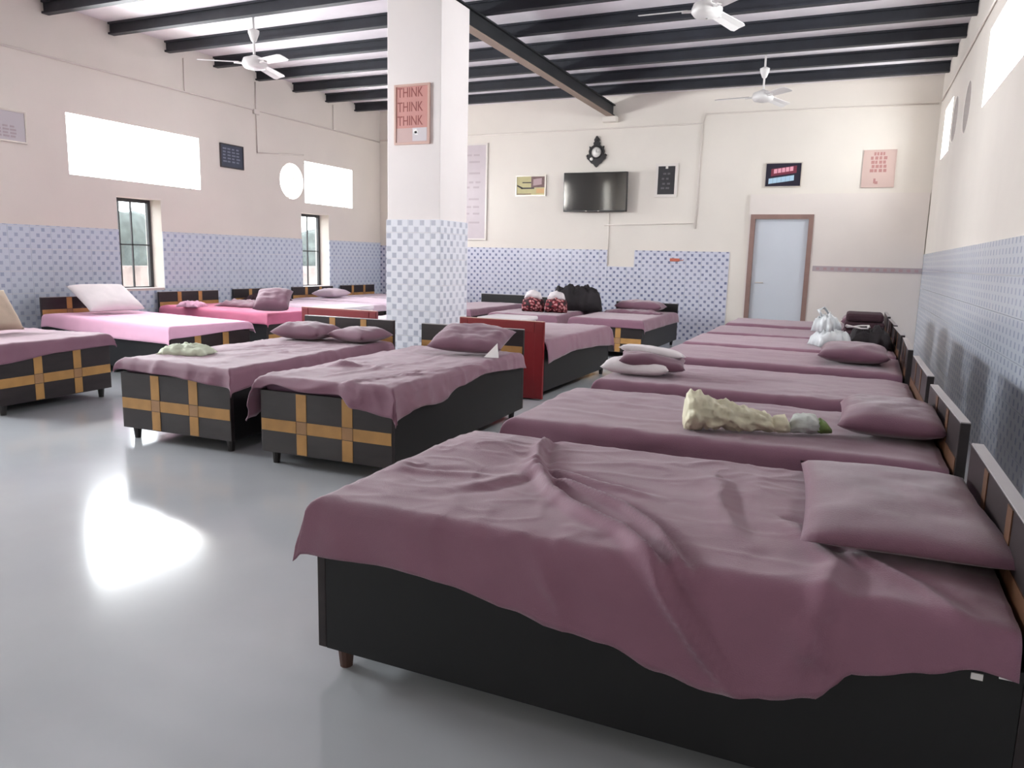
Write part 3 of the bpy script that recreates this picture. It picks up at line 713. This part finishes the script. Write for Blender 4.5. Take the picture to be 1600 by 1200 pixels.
# ---- beds back to back with the middle group
RD = make_bed('black bed with a tall red headboard beside the pillar', (-2.92, 8.30), D(-90.5), 0.86, 1.98, head='red', footm='black', group='beds with red headboards')
make_sheet('mauve bedsheet on the bed behind the red headboard', RD, 0.86, 1.98, right=.15, left=[(0, .24), (.6, .20), (1.2, .18), (1.9, .22)], foot=.24, seed=41, step=0.03)
RD2 = make_bed('red headboard bed half hidden left of the pillar', (-4.78, 8.36), D(-91), 0.95, 1.98, head='red', footm='black', group='beds with red headboards')
make_sheet('white bedsheet on the bed hidden left of the pillar', RD2, 0.95, 1.98, seed=42, mtl='pale_pink_cloth', step=0.04)
for (lb, loc, w_, d_, h_, mt_) in (('white folded sheet just behind the tall red headboard', (-3.02, 6.66, 0.56), 0.46, 0.5, 0.17, 'white_cloth'), ('white folded sheet piled behind the hidden red headboard', (-5.02, 6.75, 0.56), 0.42, 0.6, 0.17, 'white_cloth')):
    t = thing('folded_sheet', lb, 'sheet', loc, 0.05, 'folded white sheets')
    for k in range(4):
        box('fold', -w_ / 2 + 0.008 * (k % 2), w_ / 2 - 0.01 * (k % 3), -d_ / 2, d_ / 2 - 0.012 * (k % 2), k * h_ / 4, (k + 1) * h_ / 4 - 0.002, mt_, t, 0.014)

# ---- beds at the far wall, feet towards the viewer
BW2 = make_bed('bed with tan inlay foot at the far wall beside the door', (-2.98, 9.75), D(90), 1.0, 2.2, hb=0.64, top=0.51, head='black', group='beds along the far wall')
make_sheet('mauve bedsheet on the far bed nearest the door', BW2, 1.0, 2.2, top=0.515, right=.17, left=.13, foot=.13, seed=51, step=0.04)
BW1 = make_bed('bed at the far wall piled with bags', (-4.20, 9.75), D(92), 1.0, 2.2, hb=0.65, top=0.51, head='black', group='beds along the far wall')
make_sheet('mauve bedsheet on the far bed piled with bags', BW1, 1.0, 2.2, top=0.515, right=.17, left=.15, foot=.15, seed=52, step=0.04)
BW0 = make_bed('bed at the far wall mostly hidden behind the pillar', (-5.58, 10.0), D(91), 0.85, 2.2, hb=0.65, top=0.51, head='black', group='beds along the far wall')
make_sheet('mauve bedsheet on the far bed hidden behind the pillar', BW0, 0.85, 2.2, top=0.515, seed=53, step=0.045)
pillow('mauve pillow on the far bed nearest the door', 0.74, 0.40, 0.17, (-2.98, 11.55, 0.522), 0.0, seed=14)
crumple('rumpled mauve cloth around the pillow nearest the door', 'crumpled_cloth', 0.86, 0.30, 0.07, (-2.98, 11.15, 0.512), 0.0, 'mauve_pillow', 15, 'cloth')

# ------------------------------------------------------------------ things lying on the beds
def roll(name, prof, m, parent, n=22, seed=0, flat=0.8, wob=0.12):
    """lumpy bag: profile of (x, radius, y offset)"""
    bm = bmesh.new(); rings = []; n = 30
    fine = []
    for p0, p1 in zip(prof, prof[1:]): fine += [tuple(u + (v - u) * i / 4 for u, v in zip(p0, p1)) for i in range(4)]
    for x, r, oy in fine + [prof[-1]]:
        ring = []
        for k in range(n):
            a = 2 * pi * k / n; c, s_ = cos(a), sin(a)
            q_ = 1 + wob * noise.noise(Vector((x * 14 + seed, c * 2.2, s_ * 2.2))) + wob * 0.6 * noise.noise(Vector((x * 40, c * 4, s_ * 4 + seed)))
            q_ += wob * 0.55 * (max(0, 1 - 4 * abs(noise.noise(Vector((x * 22 + seed, c * 3, s_ * 3 + 2))))) - 0.35)
            ring.append(bm.verts.new((x, oy + r * c * q_, max(0.0, r * flat * (1 + s_ * q_)))))
        rings.append(ring)
    for a, b in zip(rings, rings[1:]):
        for k in range(n): bm.faces.new((a[k], a[(k + 1) % n], b[(k + 1) % n], b[k]))
    bm.faces.new(rings[0]); bm.faces.new(rings[-1][::-1])
    return bm_obj(name, bm, m, parent, True)
t = thing('plastic_roll', 'long cream plastic bag roll with tied neck on second bed', 'bag', (-0.63, 3.30, 0.556), D(19))
roll('bag_body', [(0, 0.05, 0), (0.008, 0.088, 0), (0.03, 0.098, 0), (0.06, 0.095, 0), (0.09, 0.088, 0), (0.13, 0.08, 0), (0.17, 0.078, 0), (0.21, 0.07, 0.0), (0.25, 0.062, 0.004), (0.29, 0.056, 0.004), (0.33, 0.054, 0), (0.36, 0.05, 0), (0.385, 0.034, 0)], 'cream_plastic', t, seed=2, flat=0.82, wob=0.3)
roll('bag_neck', [(0.36, 0.02, 0), (0.39, 0.045, 0), (0.43, 0.05, -0.01), (0.455, 0.024, 0)], 'cream_plastic', t, seed=5)
roll('clear_tail', [(0.45, 0.02, 0), (0.475, 0.046, 0), (0.52, 0.056, 0), (0.56, 0.05, 0.006), (0.585, 0.03, 0.01)], 'clear_plastic', t, seed=6, wob=0.25)
roll('green_tip', [(0.56, 0.03, 0.004), (0.585, 0.042, 0.008), (0.61, 0.034, 0.012), (0.64, 0.012, 0.018)], 'green_leaf', t, seed=7)

t = thing('pillow_bundle', 'white pillow wrapped in mauve cloth on third bed foot', 'pillow', (-1.20, 4.83, 0.556), D(8))
o = pillow('x', 0.44, 0.34, 0.11, (-0.03, -0.02, 0), D(-6), mtl='white_cloth', seed=15, crush=0.16, name='lower_pillow'); o.parent = t; del o['label'], o['category'], o['group']
o = pillow('x', 0.42, 0.32, 0.10, (0.05, -0.02, 0.045), D(4), tilt=(D(4), D(6)), mtl='mauve_pillow', seed=16, crush=0.2, name='wrapped_cloth'); o.parent = t; del o['label'], o['category'], o['group']
o = pillow('x', 0.42, 0.24, 0.07, (0.04, 0.05, 0.105), D(-2), tilt=(D(-6), D(6)), mtl='white_cloth', seed=17, crush=0.14, name='upper_pillow'); o.parent = t; del o['label'], o['category'], o['group']

t = thing('carrier_bag', 'white plastic carrier bag upright on the fifth bed', 'bag', (-0.14, 7.52, 0.56), 0.2)
for nm_, a_ in (('bag_body', ('x', 'bag_body', 0.30, 0.30, 0.20, (0, 0, 0), 0.2, 'carrier_plastic', 21, 'x')), ('bag_top', ('x', 'bag_top', 0.20, 0.20, 0.20, (-0.05, 0.02, 0.13), 0.9, 'carrier_plastic', 23, 'x'))):
    o = crumple(*a_, n=20, rough=0.8); o.parent = t; del o['label'], o['category']
bm = bmesh.new(); add_tube(bm, [(-0.10, 0.0, 0.27), (-0.13, 0.01, 0.32), (-0.08, 0.03, 0.345), (-0.03, 0.02, 0.28)], [0.012, 0.016, 0.014, 0.01], 6); bm_obj('bag_handle', bm, 'carrier_plastic', t, True)

crumple('black bag lying near headboards on the fifth bed', 'black_bag', 0.36, 0.5, 0.20, (0.19, 7.75, 0.562), 0.05, 'black_cloth', 8, 'bag')
tag(tube('white_cord', [(0.06 + 0.11 * cos(a / 10 * 2 * pi) * (1 + 0.2 * sin(a)), 7.62 + 0.06 * sin(a / 10 * 2 * pi), 0.74 + 0.012 * sin(a * 1.3)) for a in range(11)], 0.008, 'paper_white', None, 6), 'white cord looped on top of the black bag', 'cord')
t = thing('blanket_stack', 'stack of folded dark blankets near the far right headboards', 'blanket', (0.14, 8.80, 0.556), 0.0)
for k in range(3): box('blanket', -0.2 + 0.01 * k, 0.2 - 0.012 * k, -0.26, 0.25, k * 0.085, k * 0.085 + 0.082, 'dark_blanket', t, 0.025)

fb = thing('floral_bag', 'red floral cloth bag with white tied tops on far bed', 'bag', (-4.10, 10.35, 0.515), 0.1)
for i, (x, m_) in enumerate(((-0.18, 'floral_cloth'), (0.17, 'floral_cloth'))):
    o = roll('bag_body', [(-0.16, 0.05, 0), (-0.13, 0.14, 0), (0, 0.18, 0), (0.13, 0.14, 0), (0.16, 0.05, 0)], m_, fb, seed=i * 4 + 3, flat=0.66, wob=0.22); o.location = (x, 0, 0)
    o = roll('white_top', [(-0.13, 0.03, 0), (-0.09, 0.08, 0), (0, 0.10, 0), (0.1, 0.07, 0), (0.13, 0.02, 0)], 'white_cloth', fb, seed=i * 5 + 9, flat=0.7, wob=0.25); o.location = (x, 0, 0.18)
crumple('black heap of coats and bags against the far headboard', 'coat_heap', 0.80, 0.6, 0.56, (-3.93, 11.2, 0.512), 0.3, 'black_cloth', 12, 'clothes', n=34, rough=0.45)

# ------------------------------------------------------------------ ceiling fans
def fan(label, loc, a0):
    f = thing('ceiling_fan', label, 'fan', loc, 0, 'white ceiling fans')
    h = ZC - loc[2]
    tube('rod', [(0, 0, 0.06), (0, 0, h - 0.001)], 0.013, 'fan_white', f)
    lathe('canopy', [(0.016, 0.24), (0.03, 0.25), (0.06, 0.33), (0.062, 0.36), (0.02, 0.38)], 'fan_white', f)
    lathe('motor', [(0.02, 0.10), (0.05, 0.085), (0.12, 0.06), (0.135, 0.02), (0.135, -0.01), (0.11, -0.04), (0.05, -0.055), (0.01, -0.06)], 'fan_white', f, 28)
    for k in range(3):
        a = a0 + k * 2 * pi / 3
        bm = bmesh.new(); n = 10; top, bot = [], []
        for i in range(n + 1):
            r = 0.17 + 0.43 * i / n; wd = 0.055 + 0.012 * i / n
            if i == n: wd *= 0.8
            row, rowb = [], []
            for s in (-1, 0, 1):
                z = 0.012 - s * wd * 0.28 - 0.02 * i / n + (0.004 if s == 0 else 0)
                row.append(bm.verts.new((r, s * wd, z + 0.003))); rowb.append(bm.verts.new((r, s * wd, z - 0.003)))
            top.append(row); bot.append(rowb)
        for i in range(n):
            for j in range(2):
                bm.faces.new((top[i][j], top[i + 1][j], top[i + 1][j + 1], top[i][j + 1])); bm.faces.new((bot[i][j], bot[i][j + 1], bot[i + 1][j + 1], bot[i + 1][j]))
            for j in (0, 2): bm.faces.new((top[i][j], bot[i][j], bot[i + 1][j], top[i + 1][j]))
        for i in (0, n):
            for j in range(2): bm.faces.new((top[i][j], top[i][j + 1], bot[i][j + 1], bot[i][j]))
        bl = bm_obj('blade', bm, 'fan_white', f); bl.rotation_euler = (0, 0, a)
        box('blade_bracket', 0.10, 0.22, -0.02, 0.02, -0.004, 0.012, 'fan_white', bl, 0.003)
    return f
fan('white ceiling fan hanging on the left of the pillar', (-6.37, 6.98, 3.36), D(103))
fan('white ceiling fan nearest the viewer right of the beam', (-1.40, 7.20, 3.48), D(70))
fan('white ceiling fan farthest away near the door', (-1.29, 10.7, 3.42), D(66))

# ------------------------------------------------------------------ pictures, clock, television
def text_mesh(txt, size, m, parent, loc, width=None, name='lettering'):
    c = bpy.data.curves.new('t', 'FONT'); c.body = txt; c.size = size; c.align_x = 'LEFT'; c.extrude = 0.0008
    to = bpy.data.objects.new('t', c); COL.objects.link(to); bpy.context.view_layer.update()
    me = bpy.data.meshes.new_from_object(to.evaluated_get(bpy.context.evaluated_depsgraph_get()))
    bpy.data.objects.remove(to)
    xs = [v.co.x for v in me.vertices]; sc = width / (max(xs) - min(xs)) if width else 1
    for v in me.vertices: v.co = Vector(((v.co.x - min(xs)) * sc, -v.co.z, v.co.y))
    me.materials.clear(); o = link(name, me, m, parent); o.location = loc
    return o
def framed(label, loc, rz, w_, h_, printm, framem, fw=0.02, name='framed_poster', tilt=0.0, cat='poster', frame_top=True):
    """local x across, z up, faces local -y; origin at lower left corner on the wall"""
    t = thing(name, label, cat, loc, rz); t.rotation_euler = (tilt, 0, rz)
    bm = bmesh.new()
    for r in ((0, w_, 0, fw), (0, w_, h_ - fw, h_), (0, fw, fw, h_ - fw), (w_ - fw, w_, fw, h_ - fw)): add_box(bm, r[0], r[1], -0.022, -0.001, r[2], r[3])
    bm_obj('frame', bm, framem, t)
    p = box('print', fw, w_ - fw, -0.014, -0.002, fw, h_ - fw, printm, t)
    return t, p
def mark(p, x0, x1, z0, z1, m, name='printed_mark', sk=0.0):
    bm = bmesh.new()
    vs = [bm.verts.new(c) for c in ((x0, -0.0155, z0), (x1, -0.0155, z0 + sk), (x1, -0.0155, z1 + sk), (x0, -0.0155, z1), (x0, -0.0138, z0), (x1, -0.0138, z0 + sk), (x1, -0.0138, z1 + sk), (x0, -0.0138, z1))]
    for f in ((0, 1, 2, 3), (4, 5, 6, 7), (0, 1, 5, 4), (1, 2, 6, 5), (2, 3, 7, 6), (3, 0, 4, 7)): bm.faces.new([vs[i] for i in f])
    return bm_obj(name, bm, m, p)
def scribble(p, x0, x1, z, h, m, n, seed):
    """a line of unreadable small writing: words as short bars"""
    r = random.Random(seed); x = x0
    for k in range(n):
        l = (x1 - x0) / n * r.uniform(0.55, 0.85); mark(p, x, x + l, z, z + h, m, 'writing'); x += (x1 - x0) / n
# THINK poster on the pillar front
t, p = framed('pink framed poster reading THINK three times on the pillar', (-4.125, PY0, 2.32), 0, 0.385, 0.545, 'salmon_print', 'rose_frame', 0.02)
for k, z in enumerate((0.43, 0.30, 0.175)): text_mesh('THINK', 0.125, 'red_ink', p, (0.035, -0.0148, z), 0.275)
mark(p, 0.022, 0.363, 0.022, 0.15, 'salmon_low'); mark(p, 0.20, 0.355, 0.03, 0.15, 'pale_photo').location.y = -0.001
for z0, z1, x0, x1 in ((0.10, 0.14, 0.205, 0.25), (0.085, 0.12, 0.225, 0.262)):
    mark(p, x0, x1, z0, z1, 'white_ink').location.y = -0.002
# tall chart at the far wall, left
t, p = framed('tall pale framed chart on far wall beside the pillar', (-6.95, YB, 1.60), 0, 0.72, 1.72, 'chart_print', 'white_frame', 0.03, cat='chart')
for k, (z, n) in enumerate(((1.50, 3), (1.38, 2), (1.18, 2), (1.02, 4), (0.93, 3), (0.72, 2), (0.58, 3), (0.46, 3), (0.30, 2))): scribble(p, 0.08, 0.62, z, 0.035, 'grey_ink', n, k)
# yellow collage
t, p = framed('small yellow and brown collage picture left of the television', (-5.66, YB, 2.38), 0, 0.58, 0.36, 'yellow_print', 'silver_frame', 0.022, cat='picture')
for a in ((0.30, 0.555, 0.15, 0.338, 'brown_print', 0), (0.34, 0.50, 0.18, 0.29, 'mauve_ink', 0.02), (0.13, 0.30, 0.225, 0.245, 'dark_ink', 0), (0.03, 0.14, 0.17, 0.20, 'dark_ink', -0.05), (0.10, 0.36, 0.125, 0.15, 'dark_ink', 0), (0.40, 0.55, 0.05, 0.13, 'orange_ink', 0), (0.03, 0.30, 0.03, 0.045, 'brown_print', 0)):
    mk = mark(p, *a[:4], a[4], 'printed_mark', a[5])
    if a[4] == 'mauve_ink': mk.location.y = -0.001
# narrow dark poster
t, p = framed('narrow black poster in a white frame right of television', (-3.14, YB, 2.34), 0, 0.37, 0.54, 'dark_print', 'white_frame', 0.045, cat='picture')
for k, (z, x0, x1) in enumerate(((0.36, 0.13, 0.27), (0.28, 0.11, 0.25), (0.20, 0.12, 0.28), (0.13, 0.10, 0.26))): scribble(p, x0, x1, z, 0.03, 'ash_ink', 2, k + 30)
mark(p, 0.165, 0.205, 0.455, 0.494, 'white_frame')
# navy poster with two glowing words
t, p = framed('dark navy poster with pink and pale blue lines above door', (-1.41, YB, 2.475), 0, 0.54, 0.37, 'navy_print', 'silver_frame', 0.014, cat='picture')
mark(p, 0.09, 0.46, 0.165, 0.275, 'wine_ink', 'printed_mark', 0.045)
for k in range(5): mark(p, 0.13 + k * 0.058, 0.178 + k * 0.058, 0.205 + k * 0.008, 0.27 + k * 0.008, 'pink_ink', 'lettering', 0.006).location.y = -0.001
for k in range(6): mark(p, 0.06 + k * 0.062, 0.12 + k * 0.062, 0.05 + k * 0.008, 0.13 + k * 0.008, 'sky_ink', 'lettering', 0.008)
# pink poster near the corner
t, p = framed('pale pink poster with red lettering lines near the corner', (-0.03, YB, 2.45), 0, 0.44, 0.54, 'blush_print', 'blush_print', 0.012, cat='poster')
for k, (z, x0, x1) in enumerate(((0.46, 0.14, 0.30), (0.40, 0.10, 0.33), (0.34, 0.11, 0.32), (0.28, 0.12, 0.33), (0.22, 0.10, 0.34))): scribble(p, x0, x1, z, 0.045, 'blush_ink', 4, k + 50)
mark(p, 0.16, 0.19, 0.06, 0.13, 'blush_ink'); mark(p, 0.18, 0.22, 0.05, 0.09, 'blush_ink').location.y = -0.001
# left wall boards (face +x)
t, p = framed('small slate blue notice beside the wide high window', (XL, 8.60, 2.49), pi / 2, 0.46, 0.34, 'slate_print', 'dark_frame', 0.016, cat='notice', name='framed_notice')
for k in range(5): scribble(p, 0.05, 0.40, 0.08 + k * 0.045, 0.022, 'slate_ink', 4, 70 + k)
t, p = framed('pale framed board at the left edge of the wall', (XL, 5.17, 2.40), pi / 2, 0.58, 0.34, 'board_print', 'silver_frame', 0.016, cat='notice', name='framed_notice')
for k in range(4): scribble(p, 0.08, 0.48, 0.05 + k * 0.035, 0.02, 'grey_ink', 5, 80 + k)

# television, tipped forward on its bracket
tv = thing('television', 'black wall mounted television reflecting bright windows', 'television', (-4.69, YB - 0.12, 2.10), 0)
tv.rotation_euler = (D(2.2), 0, 0)
TW, TH = 1.12, 0.65
bm = bmesh.new(); add_box(bm, 0, TW, -0.03, 0.03, 0, TH, 0.006); bm_obj('housing', bm, 'black_plastic', tv)
box('screen', 0.012, TW - 0.012, -0.0325, -0.029, 0.022, TH - 0.012, 'screen_glass', tv)
box('wall_bracket', 0.4, 0.72, 0.03, 0.09, 0.2, 0.42, 'black_plastic', tv, 0.004)
for x in (0.4, 0.62): box('standby_light', x, x + 0.03, -0.034, -0.029, 0.006, 0.016, 'silver_frame', tv)

# ornate pendulum clock
ck = thing('wall_clock', 'ornate black wall clock with white dial above television', 'clock', (-4.17, YB - 0.002, 3.06))
def plate(name, pts, y0, y1, m, parent):
    bm = bmesh.new(); a = [bm.verts.new((x, y0, z)) for x, z in pts]; b = [bm.verts.new((x, y1, z)) for x, z in pts]; n = len(pts)
    bm.faces.new(a); bm.faces.new(b[::-1])
    for k in range(n): bm.faces.new((a[k], a[(k + 1) % n], b[(k + 1) % n], b[k]))
    return bm_obj(name, bm, m, parent)
half = [(0.0, 0.27), (0.035, 0.265), (0.05, 0.235), (0.04, 0.205), (0.06, 0.19), (0.055, 0.15), (0.10, 0.12), (0.13, 0.135), (0.125, 0.09), (0.14, 0.05), (0.13, 0.0), (0.15, -0.03), (0.17, -0.01), (0.165, -0.07), (0.12, -0.11), (0.09, -0.145), (0.05, -0.165), (0.02, -0.20), (0.0, -0.215)]
pts = half + [(-x, z) for x, z in half[-2:0:-1]]
plate('case', pts, -0.03, 0.0, 'clock_black', ck)
lathe('dial_ring', [(0.086, -0.028), (0.10, -0.028), (0.10, -0.05), (0.086, -0.05)], 'clock_black', ck, 32, axis='Y', ring=True).location = (0, 0, 0.03)
dl = lathe('dial', [(0.001, -0.042), (0.087, -0.042), (0.087, -0.028), (0.001, -0.028)], 'clock_dial', ck, 32, axis='Y'); dl.location = (0, 0, 0.03)
box('hour_hand', -0.003, 0.003, -0.046, -0.043, 0, 0.045, 'clock_black', dl); box('minute_hand', -0.002, 0.06, -0.048, -0.045, -0.002, 0.003, 'clock_black', dl)
lathe('finial', [(0.005, 0.30), (0.022, 0.285), (0.03, 0.26), (0.018, 0.235), (0.03, 0.22)], 'clock_black', ck, 14, loc=(0, -0.03, 0))
lathe('pendulum', [(0.002, -0.05), (0.028, -0.05), (0.028, -0.04), (0.002, -0.04)], 'clock_dial', ck, 18, axis='Y').location = (-0.08, 0, -0.08)
for s in (-1, 1): tube('scroll', [(s * 0.11, -0.02, -0.09), (s * 0.155, -0.02, -0.06), (s * 0.175, -0.02, -0.02), (s * 0.15, -0.02, 0.0)], 0.012, 'clock_black', ck)
